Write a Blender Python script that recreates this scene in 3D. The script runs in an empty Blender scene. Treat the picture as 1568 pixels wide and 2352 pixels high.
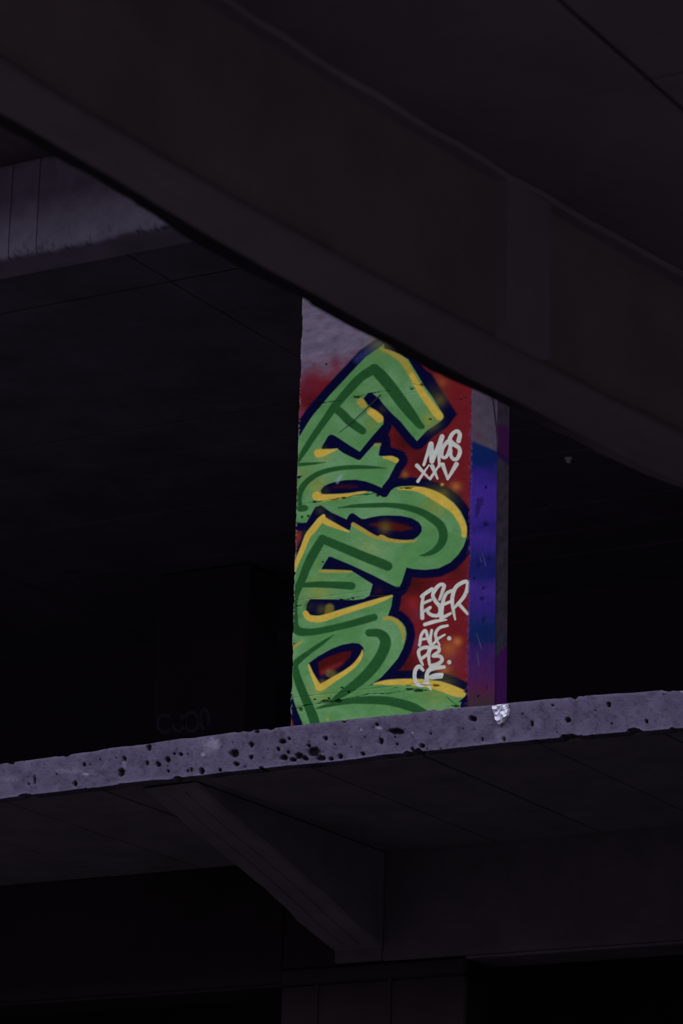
import bpy, math, random
import numpy as np

# ------------------------------------------------------------------ camera, sky, exposure
W, H, FPX = 1568.0, 2352.0, 7700.0
PITCH = math.atan((3545 - 1176) / FPX)
ROLL = math.atan(0.025)
YAW = math.atan(4708.0 / math.hypot(FPX, 3545 - 1176))
EYE = np.array([0.0, 0.0, 1.6])
FWD = np.array([-math.sin(YAW) * math.cos(PITCH), math.cos(YAW) * math.cos(PITCH), math.sin(PITCH)])
_r0 = np.array([math.cos(YAW), math.sin(YAW), 0.0])
_u0 = np.cross(_r0, FWD)
RIGHT = math.cos(ROLL) * _r0 + math.sin(ROLL) * _u0
UP = -math.sin(ROLL) * _r0 + math.cos(ROLL) * _u0

SC = bpy.context.scene
COL = SC.collection
cam_data = bpy.data.cameras.new('camera')
cam = bpy.data.objects.new('camera', cam_data)
COL.objects.link(cam)
from mathutils import Matrix
m = Matrix(((RIGHT[0], UP[0], -FWD[0], EYE[0]), (RIGHT[1], UP[1], -FWD[1], EYE[1]),
            (RIGHT[2], UP[2], -FWD[2], EYE[2]), (0, 0, 0, 1)))
cam.matrix_world = m
cam_data.sensor_fit = 'VERTICAL'
cam_data.sensor_height = 36.0
cam_data.lens = 36.0 * FPX / H
cam_data.clip_end = 500
cam_data.dof.use_dof = True
cam_data.dof.focus_distance = 21.4
cam_data.dof.aperture_fstop = 3.2
SC.camera = cam

SC.view_settings.view_transform = 'Standard'
SC.view_settings.look = 'None'
SC.view_settings.exposure = 0.0
SC.view_settings.gamma = 1.0
SC.view_settings.use_curve_mapping = False

# overcast dusk sky: darker at the horizon than overhead, the same all the way round
world = bpy.data.worlds.new('dusk_sky')
SC.world = world
world.use_nodes = True
wn, wl = world.node_tree.nodes, world.node_tree.links
wn.clear()
w_out = wn.new('ShaderNodeOutputWorld')
w_bg = wn.new('ShaderNodeBackground')
w_tc = wn.new('ShaderNodeTexCoord')
w_sep = wn.new('ShaderNodeSeparateXYZ')
w_map = wn.new('ShaderNodeMapRange')
w_map.inputs['From Min'].default_value = 0.0
w_map.inputs['From Max'].default_value = 1.0
w_map.inputs['To Min'].default_value = 0.0
w_map.inputs['To Max'].default_value = 1.0
w_mix = wn.new('ShaderNodeMix')
w_mix.data_type = 'RGBA'
w_mix.inputs[6].default_value = (0.62, 0.60, 0.70, 1)
w_mix.inputs[7].default_value = (1.25, 1.20, 1.42, 1)
wl.new(w_tc.outputs['Generated'], w_sep.inputs[0])
wl.new(w_sep.outputs['Z'], w_map.inputs['Value'])
wl.new(w_map.outputs[0], w_mix.inputs[0])
wl.new(w_mix.outputs[2], w_bg.inputs['Color'])
w_bg.inputs['Strength'].default_value = 1.5
wl.new(w_bg.outputs[0], w_out.inputs[0])


# ------------------------------------------------------------------ measuring helpers
def ray(x, y):
    d = FWD * FPX + RIGHT * (x - W / 2) - UP * (y - H / 2)
    return d / np.linalg.norm(d)


def on_y(x, y, Y):
    d = ray(x, y)
    return EYE + d * ((Y - EYE[1]) / d[1])


def on_x(x, y, X):
    d = ray(x, y)
    return EYE + d * ((X - EYE[0]) / d[0])


def on_z(x, y, Z):
    d = ray(x, y)
    return EYE + d * ((Z - EYE[2]) / d[2])


def project(P):
    q = P - EYE
    z = q @ FWD
    return W / 2 + FPX * (q @ RIGHT) / z, H / 2 - FPX * (q @ UP) / z


def lin(c):
    c = np.asarray(c, float) / 255.0
    return np.where(c <= 0.04045, c / 12.92, ((c + 0.055) / 1.055) ** 2.4)


def vnoise(x, y, seed=0):
    """smooth value noise on a unit lattice, 0..1"""
    xi, yi = np.floor(x).astype(np.int64), np.floor(y).astype(np.int64)
    fx, fy = x - xi, y - yi
    fx, fy = fx * fx * (3 - 2 * fx), fy * fy * (3 - 2 * fy)

    def h(a, b):
        n = (a * 374761393 + b * 668265263 + seed * 1442695041) & 0xFFFFFFFF
        n = ((n ^ (n >> 13)) * 1274126177) & 0xFFFFFFFF
        return ((n ^ (n >> 16)) & 0xFFFF) / 65535.0
    a, b, c, d = h(xi, yi), h(xi + 1, yi), h(xi, yi + 1), h(xi + 1, yi + 1)
    return (a * (1 - fx) + b * fx) * (1 - fy) + (c * (1 - fx) + d * fx) * fy


def fbm(x, y, seed=0, n=4):
    s, a, t = 0.0, 0.5, 0.0
    for i in range(n):
        s = s + a * vnoise(x * 2 ** i, y * 2 ** i, seed + i)
        t += a
        a *= 0.5
    return s / t


# ------------------------------------------------------------------ materials
def concrete(name, base, var=0.25, scale=3.0, bump=0.25, stain=None, attr=None, rough=0.9, streak=False, spec=0.15):
    mt = bpy.data.materials.new(name)
    mt.use_nodes = True
    n, l = mt.node_tree.nodes, mt.node_tree.links
    bs = n['Principled BSDF']
    bs.inputs['Roughness'].default_value = rough
    bs.inputs['Specular IOR Level'].default_value = spec
    geo = n.new('ShaderNodeNewGeometry')
    mp = n.new('ShaderNodeMapping')
    l.new(geo.outputs['Position'], mp.inputs[0])
    if streak:
        mp.inputs['Scale'].default_value = (1.0, 0.25, 1.0)
    t1 = n.new('ShaderNodeTexNoise')
    t1.inputs['Scale'].default_value = scale
    t1.inputs['Detail'].default_value = 8
    t1.inputs['Roughness'].default_value = 0.65
    l.new(mp.outputs[0], t1.inputs['Vector'])
    mr = n.new('ShaderNodeMapRange')
    mr.inputs['From Min'].default_value = 0.3
    mr.inputs['From Max'].default_value = 0.7
    mr.inputs['To Min'].default_value = 1 - var
    mr.inputs['To Max'].default_value = 1 + var
    l.new(t1.outputs[0], mr.inputs['Value'])
    mul = n.new('ShaderNodeMix')
    mul.data_type = 'RGBA'
    mul.blend_type = 'MULTIPLY'
    mul.inputs[0].default_value = 1.0
    if attr:
        at = n.new('ShaderNodeAttribute')
        at.attribute_name = attr
        l.new(at.outputs['Color'], mul.inputs[6])
    else:
        mul.inputs[6].default_value = (*base, 1)
    cb = n.new('ShaderNodeCombineColor')
    for i in range(3):
        l.new(mr.outputs[0], cb.inputs[i])
    l.new(cb.outputs[0], mul.inputs[7])
    l.new(mul.outputs[2], bs.inputs['Base Color'])
    if bump:
        t2 = n.new('ShaderNodeTexNoise')
        t2.inputs['Scale'].default_value = 60
        t2.inputs['Detail'].default_value = 4
        l.new(geo.outputs['Position'], t2.inputs['Vector'])
        bp = n.new('ShaderNodeBump')
        bp.inputs['Strength'].default_value = bump
        bp.inputs['Distance'].default_value = 0.01
        l.new(t2.outputs[0], bp.inputs['Height'])
        l.new(bp.outputs[0], bs.inputs['Normal'])
    return mt


M_SLAB = concrete('violet_grey_concrete', (0.30, 0.275, 0.38), 0.22, 4)
M_SOFFIT = concrete('soffit_concrete', (0.27, 0.245, 0.28), 0.22, 2.2)
M_DARK = concrete('shade_dark_concrete', (0.085, 0.072, 0.083), 0.3, 1.5)  # base colour darkened to stand in for deep shade
M_BEAM = concrete('foreground_beam_concrete', (0.36, 0.31, 0.35), 0.14, 2.0, 0.25, attr='tint')
M_DECK = concrete('foreground_deck_concrete', (0.38, 0.315, 0.36), 0.15, 1.6)
M_PAINT = concrete('painted_concrete', (1, 1, 1), 0.10, 14, 0.18, attr='paint', rough=0.9, spec=0.04)
M_EDGE = concrete('pitted_edge_concrete', (1, 1, 1), 0.16, 9, 0.5, attr='paint')
M_GROUND = concrete('asphalt_ground', (0.042, 0.037, 0.039), 0.2, 0.8)
M_SHADE_BLACK = concrete('painted_shade_concrete', (0.05, 0.038, 0.045), 0.3, 0.6)  # near-black colour, the shade of the back parts put into it


def plain(name, color, rough=0.6, metal=0.0):
    mt = bpy.data.materials.new(name)
    mt.use_nodes = True
    n, l = mt.node_tree.nodes, mt.node_tree.links
    bs = n['Principled BSDF']
    bs.inputs['Roughness'].default_value = rough
    bs.inputs['Metallic'].default_value = metal
    t = n.new('ShaderNodeTexNoise')
    t.inputs['Scale'].default_value = 35
    mx = n.new('ShaderNodeMix')
    mx.data_type = 'RGBA'
    mx.inputs[6].default_value = (*[c * 0.85 for c in color], 1)
    mx.inputs[7].default_value = (*color, 1)
    l.new(t.outputs[0], mx.inputs[0])
    l.new(mx.outputs[2], bs.inputs['Base Color'])
    return mt


M_FOIL = plain('crumpled_foil', (0.86, 0.87, 1.0), 0.32, 0.3)
M_CABLE = plain('cable_rubber', (0.045, 0.042, 0.07), 0.6)
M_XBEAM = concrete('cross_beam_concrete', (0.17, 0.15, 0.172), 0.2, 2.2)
M_PALE = plain('pale_plastic', (0.5, 0.52, 0.52), 0.5)
M_FAINT = plain('grey_tag_paint', (0.09, 0.10, 0.115), 0.8)  # dark grey for the loops on the rear column


# ------------------------------------------------------------------ object helpers
def mesh_obj(name, verts, faces, mat, parent=None, smooth=False):
    me = bpy.data.meshes.new(name)
    me.from_pydata([tuple(map(float, v)) for v in verts], [], faces)
    me.update()
    if mat:
        me.materials.append(mat)
    if smooth:
        me.polygons.foreach_set('use_smooth', [True] * len(me.polygons))
    o = bpy.data.objects.new(name, me)
    COL.objects.link(o)
    if parent:
        o.parent = parent
    return o


def grid_obj(name, P, mat, parent=None, smooth=True, colors=None, attr='paint', close=False):
    """P: (rows, cols, 3) array of points joined into quads"""
    r, c = P.shape[:2]
    idx = np.arange(r * c).reshape(r, c)
    a, b, d, e = idx[:-1, :-1], idx[:-1, 1:], idx[1:, 1:], idx[1:, :-1]
    quads = np.stack([a, b, d, e], -1).reshape(-1, 4)
    if close:
        a, b, d, e = idx[-1, :-1], idx[-1, 1:], idx[0, 1:], idx[0, :-1]
        quads = np.concatenate([quads, np.stack([a, b, d, e], -1)])
    me = bpy.data.meshes.new(name)
    me.vertices.add(r * c)
    me.vertices.foreach_set('co', P.reshape(-1).astype(np.float32))
    me.loops.add(quads.size)
    me.loops.foreach_set('vertex_index', quads.reshape(-1).astype(np.int32))
    me.polygons.add(len(quads))
    me.polygons.foreach_set('loop_start', np.arange(0, quads.size, 4, dtype=np.int32))
    me.polygons.foreach_set('use_smooth', np.full(len(quads), smooth))
    me.update(calc_edges=True)
    me.validate()
    if colors is not None:
        at = me.color_attributes.new(attr, 'FLOAT_COLOR', 'POINT')
        cc = np.ones((r * c, 4), np.float32)
        cc[:, :3] = colors.reshape(-1, 3)
        at.data.foreach_set('color', cc.reshape(-1))
    me.materials.append(mat)
    o = bpy.data.objects.new(name, me)
    COL.objects.link(o)
    if parent:
        o.parent = parent
    return o


def box(name, x0, x1, y0, y1, z0, z1, mat, parent=None, bev=0.008):
    """box with chamfered edges"""
    import bmesh
    bm = bmesh.new()
    v = [bm.verts.new((x, y, z)) for x in (x0, x1) for y in (y0, y1) for z in (z0, z1)]
    for f in ((0, 1, 3, 2), (4, 6, 7, 5), (0, 4, 5, 1), (2, 3, 7, 6), (0, 2, 6, 4), (1, 5, 7, 3)):
        bm.faces.new([v[i] for i in f])
    bmesh.ops.recalc_face_normals(bm, faces=bm.faces)
    if bev:
        bmesh.ops.bevel(bm, geom=bm.edges[:], offset=bev, segments=1, affect='EDGES')
    me = bpy.data.meshes.new(name)
    bm.to_mesh(me)
    bm.free()
    me.materials.append(mat)
    o = bpy.data.objects.new(name, me)
    COL.objects.link(o)
    if parent:
        o.parent = parent
    return o


def empty(name, loc):
    o = bpy.data.objects.new(name, None)
    o.empty_display_size = 0.2
    COL.objects.link(o)
    return o


def thing(o, label, cat, group=None, kind='thing'):
    o['label'] = label
    o['category'] = cat
    o['kind'] = kind
    if group:
        o['group'] = group
    return o


def struct(o):
    o['kind'] = 'structure'
    return o


# ------------------------------------------------------------------ key levels (metres)
YF = 18.0                    # plane of the slab edge
Z_TOP, Z_BOT = 6.605, 6.350
Z_FLOOR = Z_TOP - 0.021  # lit slab edge
Z_EDGE, Z_EDGE_TOP = 10.28, 11.0
Z_CEIL = 10.50
Y_BACK = 20.68               # cross beam face below the slab

# ------------------------------------------------------------------ setting
struct(box('floor', -160, 160, -160, 160, -0.3, 0.0, M_GROUND, bev=0))
struct(box('wall_back', -45, 9.4, 28.2, 28.6, 0.0, 12.0, M_SHADE_BLACK, bev=0))
struct(box('wall_rear', -45, 9.0, 23.6, 23.9, 0.0, 6.30, M_SHADE_BLACK, bev=0))
struct(box('sky_blocker_right', 9.0, 9.4, -28.0, 28.6, 0.0, 14.0, M_SOFFIT, bev=0))  # unseen wall, added to shut off sky light from the right
# unseen walls added in front and left to block low sky light
struct(box('sky_blocker_front', -48, 25, -28.5, -28.0, 0.0, 19.0, M_DARK, bev=0))
struct(box('sky_blocker_left', -48.5, -48, -28.5, 28.6, 0.0, 19.0, M_DARK, bev=0))

# ------------------------------------------------------------------ lower slab with the lit, pitted edge
slab = empty('concrete_slab', (0, 0, 0))
thing(slab, 'upper storey concrete slab with a bright pitted violet-grey edge crossing the picture', 'slab')
box('slab_body', -30, 4.38, YF + 0.06, 28.18, Z_BOT + 0.035, Z_FLOOR - 0.001, M_SLAB, slab, bev=0)

PITS = [(79, 1791, 6, 20), (172, 1800, 9, 15), (278, 1774, 14, 18), (285, 1743, 10, 12), (341, 1717, 11, 14), (337, 1753, 8, 12),
        (362, 1756, 12, 11), (384, 1745, 11, 13), (399, 1731, 5, 5), (414, 1733, 8, 7), (386, 1771, 6, 6), (431, 1732, 4, 4),
        (430, 1771, 6, 7), (439, 1769, 5, 9), (463, 1772, 12, 13), (537, 1730, 20, 18), (576, 1710, 9, 13), (542, 1755, 13, 8),
        (575, 1740, 8, 8), (648, 1703, 16, 11), (663, 1697, 7, 8), (638, 1721, 7, 9), (650, 1741, 20, 13), (661, 1728, 7, 7),
        (686, 1736, 20, 15), (720, 1726, 30, 20), (735, 1741, 22, 12), (700, 1742, 14, 10), (746, 1696, 10, 9), (768, 1710, 5, 5),
        (781, 1738, 12, 10), (760, 1743, 10, 8), (192, 1756, 6, 9), (910, 1680, 40, 13), (874, 1702, 10, 15), (911, 1709, 5, 5),
        (1085, 1651, 18, 13), (832, 1731, 9, 8), (970, 1713, 12, 7), (1221, 1664, 6, 17), (1303, 1654, 11, 13),
        (1397, 1619, 9, 12), (1157, 1698, 7, 11), (1107, 1698, 5, 10), (947, 1721, 8, 8), (1484, 1657, 6, 9), (788, 1656, 10, 7),
        (865, 1664, 7, 5), (988, 1685, 5, 5), (672, 1745, 14, 9), (708, 1712, 7, 5), (588, 1679, 12, 8), (24, 1752, 14, 6),
        (1268, 1620, 5, 4), (1200, 1640, 4, 3), (505, 1769, 7, 6), (600, 1765, 12, 7)]
random.seed(7)
for _ in range(34):
    px = random.uniform(5, 1560)
    t = random.uniform(0.08, 0.92)
    PITS.append((px, (1755 - 0.112 * px) * (1 - t) + (1838 - 0.109 * px) * t, random.uniform(2, 4), random.uniform(2, 4.5)))
LIGHTS = [(492, 1706, 20, 16, .6), (467, 1733, 9, 6, .9), (196, 1778, 10, 3, .9), (829, 1676, 4, 4, .8), (870, 1672, 10, 5, .8), (947, 1683, 3, 3, .8),
          (285, 1755, 8, 14, .35), (160, 1770, 40, 8, .25), (1152, 1682, 22, 24, .25), (480, 1715, 30, 26, .3), (22, 1788, 30, 10, .2)]

xs = np.concatenate([np.linspace(-30, -13.6, 60), np.arange(-13.58, -4.4, 0.0062), np.linspace(-4.35, 4.38, 50)])
nz = 44
vs = np.linspace(0, 1, nz)
XX, VV = np.meshgrid(xs, vs)
ZZ = Z_TOP + (Z_BOT - Z_TOP) * VV
# ragged arrises: the top and bottom lines wander a little and carry chips
top_w = (fbm(xs * 5, xs * 0 + 3, 11) - 0.75) * 0.014 - np.clip(fbm(xs * 9, xs * 0 + 9, 21) - 0.66, 0, 1) * 0.10
bot_w = (fbm(xs * 4, xs * 0 + 5, 31) - 0.5) * 0.020 + np.clip(fbm(xs * 7, xs * 0 + 1, 41) - 0.62, 0, 1) * 0.14
camber = np.clip(0.022 - 0.0065 * (xs + 10.6) ** 2, -0.022, 1)   # the slab edge is cambered slightly upwards
ZZ = ZZ + (top_w + camber)[None, :] * (1 - VV) + (bot_w + 0.5 * camber - 0.004)[None, :] * VV
YY = np.full_like(XX, YF)
YY += (fbm(XX * 12, ZZ * 12, 51, 5) - 0.5) * 0.010
ed = np.minimum(VV, 1 - VV)
YY += 0.012 * np.exp(-VV / 0.035) - 0.004 * np.exp(-(1 - VV) / 0.05)
P = np.stack([XX, np.full_like(XX, YF), ZZ], -1)
PX, PY = project(P.reshape(-1, 3))
PX, PY = PX.reshape(XX.shape), PY.reshape(XX.shape)
colr = np.ones(XX.shape + (3,)) * np.array([0.120, 0.104, 0.170])
mott = fbm(PX / 22, PY / 22, 61, 4)
colr *= (0.72 + 0.56 * mott)[..., None]
dk = np.clip((fbm(PX / 9, PY / 9, 71, 3) - 0.60) / 0.12, 0, 1)
colr *= (1 - 0.28 * dk)[..., None]
wob = (fbm(PX / 5, PY / 5, 81, 3) - 0.5) * 0.7
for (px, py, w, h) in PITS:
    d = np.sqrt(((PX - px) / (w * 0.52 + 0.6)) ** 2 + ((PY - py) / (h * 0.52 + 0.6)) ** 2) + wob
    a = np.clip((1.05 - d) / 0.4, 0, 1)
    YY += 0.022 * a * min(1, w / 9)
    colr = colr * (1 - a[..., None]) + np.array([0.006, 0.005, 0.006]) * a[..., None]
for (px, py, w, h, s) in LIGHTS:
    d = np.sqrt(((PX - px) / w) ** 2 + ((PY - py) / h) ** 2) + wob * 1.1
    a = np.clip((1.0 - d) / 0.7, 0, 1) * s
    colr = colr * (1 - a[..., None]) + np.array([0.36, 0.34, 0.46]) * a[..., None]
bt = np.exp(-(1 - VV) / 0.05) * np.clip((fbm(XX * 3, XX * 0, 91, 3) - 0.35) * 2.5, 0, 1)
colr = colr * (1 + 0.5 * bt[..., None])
# close the edge back to the slab body, above and below
first = np.stack([xs, np.full_like(xs, YF + 0.065), ZZ[0]], -1)
last = np.stack([xs, np.full_like(xs, YF + 0.10), ZZ[-1]], -1)
P = np.stack([XX, YY, ZZ], -1)
P = np.concatenate([first[None], P, last[None]])
colr = np.concatenate([colr[:1], colr, colr[-1:]])
grid_obj('slab_edge', P, M_EDGE, slab, True, colr)

# formwork panels of the underside, one by one, joints running away from the edge
xj = [-10.755 + 0.815 * k for k in range(-9, 9)]
random.seed(3)
for a, b in zip(xj[:-1], xj[1:]):
    dz = random.uniform(0, 0.006)
    box('soffit_panel', a + 0.006, b - 0.006, YF + 0.11, Y_BACK - 0.004, Z_BOT + 0.004 + dz, Z_BOT + 0.034, M_SOFFIT, slab, bev=0.005)

# tapered bracket below the slab
br = empty('cantilever_bracket', (0, 0, 0))
thing(br, 'tapered concrete bracket under the slab, deepening backwards from the lit edge', 'bracket')
bx0, bx1 = -12.06, -11.65
N = 26
ys = np.linspace(YF + 0.13, Y_BACK - 0.01, N)
t = (ys - ys[0]) / (ys[-1] - ys[0])
zb = (Z_BOT - 0.006) * (1 - t) + 5.66 * t - 0.008 * np.sin(t * 9)
ring = []
for dx, top in ((bx0, 1), (bx0, .03), (bx0 + .02, 0), (bx1 - .02, 0), (bx1, .03), (bx1, 1)):
    row = []
    for i in range(N):
        z = Z_BOT - 0.001 if top == 1 else min(zb[i] + (top * 0.6), Z_BOT - 0.002)
        wob_ = 0 if top == 1 else (vnoise(np.array([ys[i] * 6.0]), np.array([dx * 7]), 5)[0] - .5) * 0.02
        row.append((dx + wob_, ys[i], z + wob_ * 0.6 * (0 if top == 1 else 1)))
    ring.append(row)
grid_obj('bracket_body', np.array(ring), M_SOFFIT, br, False, close=True)
# board-marked ridge lines along its underside
for k, xx in enumerate((bx0 + 0.14, bx0 + 0.27)):
    R = []
    for dx, dzz in ((-0.006, 0.004), (-0.004, -0.007), (0.004, -0.007), (0.006, 0.004)):
        R.append([(xx + dx, ys[i], zb[i] + dzz) for i in range(1, N - 1)])
    grid_obj('board_ridge', np.array(R), M_SOFFIT, br, False, close=True)

# cross beam behind the bracket and the support column under it
cb = empty('cross_beam', (0, 0, 0))
thing(cb, 'deep concrete cross beam under the back of the slab, behind the tapered bracket', 'beam')
box('beam_segment', -11.66, 4.4, Y_BACK, Y_BACK + 0.44, 5.57, Z_BOT + 0.03, M_XBEAM, cb, bev=0.012)
box('beam_segment', -30, -12.52, Y_BACK + 0.05, Y_BACK + 0.6, 5.47, Z_BOT + 0.03, M_SHADE_BLACK, cb, bev=0.012)  # darker than the right part of this beam: shade put into the colour
box('beam_segment', -12.515, -12.06, Y_BACK + 0.05, Y_BACK + 0.6, 5.56, Z_BOT + 0.03, M_SHADE_BLACK, cb, bev=0.012)
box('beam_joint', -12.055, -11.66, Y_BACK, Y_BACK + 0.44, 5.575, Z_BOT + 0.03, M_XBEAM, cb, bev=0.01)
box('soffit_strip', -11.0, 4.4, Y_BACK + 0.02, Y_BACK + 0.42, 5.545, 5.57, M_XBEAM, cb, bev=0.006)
box('soffit_strip', -30, -12.52, Y_BACK + 0.07, Y_BACK + 0.58, 5.445, 5.47, M_SHADE_BLACK, cb, bev=0.006)

sc_ = empty('support_column', (0, 0, 0))
thing(sc_, 'dark concrete column at the bottom edge, carrying the cross beam below the bracket', 'column')
box('column_shaft', -12.51, -11.0, Y_BACK + 0.03, Y_BACK + 0.40, 0.0, 5.44, M_SHADE_BLACK, sc_, bev=0.015)  # column coloured near black in place of real shade
box('column_head', -12.51, -11.0, Y_BACK + 0.01, Y_BACK + 0.42, 5.44, 5.555, M_SHADE_BLACK, sc_, bev=0.015)
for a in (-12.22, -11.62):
    box('pilaster_strip', a, a + 0.03, Y_BACK + 0.015, Y_BACK + 0.03, 0.0, 5.44, M_SHADE_BLACK, sc_, bev=0.004)

# ------------------------------------------------------------------ upper storey: edge beam, ceiling, overhang
eb = empty('edge_beam', (0, 0, 0))
thing(eb, 'pale lit concrete edge beam at upper left, brightest along its rough lower edge', 'beam')
fj = [-30, -24, -20, -16.4, on_y(22, 500, YF)[0], on_y(85, 500, YF)[0], -9.6, -6.0, -2.0, 4.4]
for a, b in zip(fj[:-1], fj[1:]):
    n1 = max(8, int((b - a) / 0.012)) if -16.5 < a < -9 else 8
    u = np.linspace(a + 0.0025, b - 0.0025, n1)
    v = np.linspace(0, 1, 26)
    U_, V_ = np.meshgrid(u, v)
    Zp = Z_EDGE + (Z_EDGE_TOP - Z_EDGE) * V_
    Zp += (fbm(U_ * 9, U_ * 0 + 2, 15) - 0.5) * 0.035 * np.exp(-V_ / 0.06)
    Yp = YF + (fbm(U_ * 10, Zp * 10, 17) - 0.5) * 0.012 + 0.02 * np.exp(-V_ / 0.03)
    e = np.minimum(U_ - u[0], u[-1] - U_)
    Yp += 0.006 * np.exp(-e / 0.004)
    cc = np.ones(U_.shape + (3,)) * np.array([0.215, 0.195, 0.265]) * (0.8 + 0.4 * fbm(U_ * 6, Zp * 6, 19))[..., None]
    spk = np.clip((fbm(U_ * 40, Zp * 40, 23, 2) - 0.62) / 0.1, 0, 1) * np.exp(-V_ / 0.12)
    cc = cc * (1 - 0.55 * spk[..., None])
    Pp = np.stack([U_, Yp, Zp], -1)
    low = Pp[:1].copy(); low[..., 1] = YF + 0.06
    hi = Pp[-1:].copy(); hi[..., 1] = YF + 0.06
    grid_obj('fascia_panel', np.concatenate([low, Pp, hi])[::-1], M_EDGE, eb, True, np.concatenate([cc[:1], cc, cc[-1:]])[::-1])
box('beam_core', -30, 4.4, YF + 0.045, YF + 0.35, Z_EDGE + 0.004, Z_EDGE_TOP - 0.01, M_XBEAM, eb, bev=0.01)

ov = empty('roof_slab', (0, 0, 0))
thing(ov, 'shaded concrete roof slab overhanging the pale edge beam at upper left', 'slab')
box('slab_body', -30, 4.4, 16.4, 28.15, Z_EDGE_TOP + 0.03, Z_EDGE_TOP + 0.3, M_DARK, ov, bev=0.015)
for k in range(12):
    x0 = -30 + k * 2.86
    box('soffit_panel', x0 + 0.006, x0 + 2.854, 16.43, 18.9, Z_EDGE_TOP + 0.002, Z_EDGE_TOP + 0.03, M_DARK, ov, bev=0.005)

ce = empty('ceiling', (0, 0, 0))
struct(ce)
yj = [YF + 0.352, 18.74, 19.42, 20.11, 20.80, 21.5, 22.2, 22.9, 23.6, 24.3, 25.0, 25.7, 26.4, 27.1, 28.19]
xq = [-30, -24, -18.6, -12.86, -10.6, -9.9, -6, -1, 4.4]
random.seed(5)
for i, (a, b) in enumerate(zip(yj[:-1], yj[1:])):
    for c, d in zip(xq[:-1], xq[1:]):
        if c == -10.6:
            continue
        dz = random.uniform(0, 0.012)
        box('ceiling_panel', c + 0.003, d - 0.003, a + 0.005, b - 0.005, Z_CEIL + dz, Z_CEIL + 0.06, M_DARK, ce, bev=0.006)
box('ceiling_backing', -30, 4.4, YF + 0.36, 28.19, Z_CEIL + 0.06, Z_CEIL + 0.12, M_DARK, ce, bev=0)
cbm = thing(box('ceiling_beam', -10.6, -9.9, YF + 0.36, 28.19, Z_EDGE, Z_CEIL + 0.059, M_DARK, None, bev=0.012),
            'dark ceiling beam running back from the top of the painted pillar', 'beam')

rc = empty('rear_column', (0, 0, 0))
thing(rc, 'barely visible column deep in the dark storey left of the painted pillar', 'column')
box('column_shaft', -17.23, -16.2, 26.0, 26.6, Z_FLOOR, Z_CEIL, M_SHADE_BLACK, rc, bev=0.02)


def ribbon(name, pts, width, mat, parent, depth=0.004):
    """flat painted stroke on the y-plane pts = (x, y, z)"""
    pts = np.array(pts)
    n = len(pts)
    tv = np.gradient(pts, axis=0)
    nv = np.stack([-tv[:, 2], np.zeros(n), tv[:, 0]], -1)
    nv /= np.linalg.norm(nv, axis=1)[:, None] + 1e-9
    rows = []
    for s, dy in ((-1, 0), (-1, -depth), (1, -depth), (1, 0)):
        rows.append(pts + nv * (s * width / 2) + np.array([0, dy, 0]))
    return grid_obj(name, np.array(rows), mat, parent, False, close=True)


for (cx, cy, rx, ry, a0, a1) in ((378, 1662, 16, 20, 40, 320), (410, 1660, 13, 20, -60, 170), (440, 1658, 16, 22, 0, 360), (470, 1652, 10, 22, 90, 400)):
    pts = [on_y(cx + rx * math.cos(math.radians(q)), cy + ry * math.sin(math.radians(q)), 25.998) for q in np.linspace(a0, a1, 22)]
    ribbon('painted_loop', pts, 0.03, M_FAINT, rc)

# ------------------------------------------------------------------ the painted pillar
pil = empty('graffiti_pillar', (0, 0, 0))
thing(pil, 'square concrete pillar with green and yellow graffiti letters on its red front face', 'pillar')
PX0, PX1, PY0, PY1 = -10.928, -9.625, 18.10, 18.465

# --- spray-paint layers, evaluated at picture-independent points of the face (measured from the photo)
OFF = {'A': (660, 690), 'B': (820, 790), 'C': (660, 950), 'D': (820, 1090), 'E': (660, 1150), 'F': (660, 1380), 'G': (820, 1320), 'H': (900, 960)}


def q(k, *pts):
    ox, oy = OFF[k]
    return [(ox + p[0] / 5.6, oy + p[1] / 5.6) + ((p[2] / 5.6,) if len(p) > 2 else ()) for p in pts]


def smooth(pts, n=6, closed=False):
    p = np.array(pts, float)
    if closed:
        p = np.concatenate([p[-1:], p, p[:2]])
    else:
        p = np.concatenate([2 * p[:1] - p[1:2], p, 2 * p[-1:] - p[-2:-1]])
    out = []
    for i in range(1, len(p) - 2):
        for k in range(n):
            t = k / n
            a, b, c, d = p[i - 1], p[i], p[i + 1], p[i + 2]
            out.append(0.5 * ((2 * b) + (c - a) * t + (2 * a - 5 * b + 4 * c - d) * t * t + (3 * b - a - 3 * c + d) * t ** 3))
    if not closed:
        out.append(p[-2])
    return np.array(out)


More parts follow.
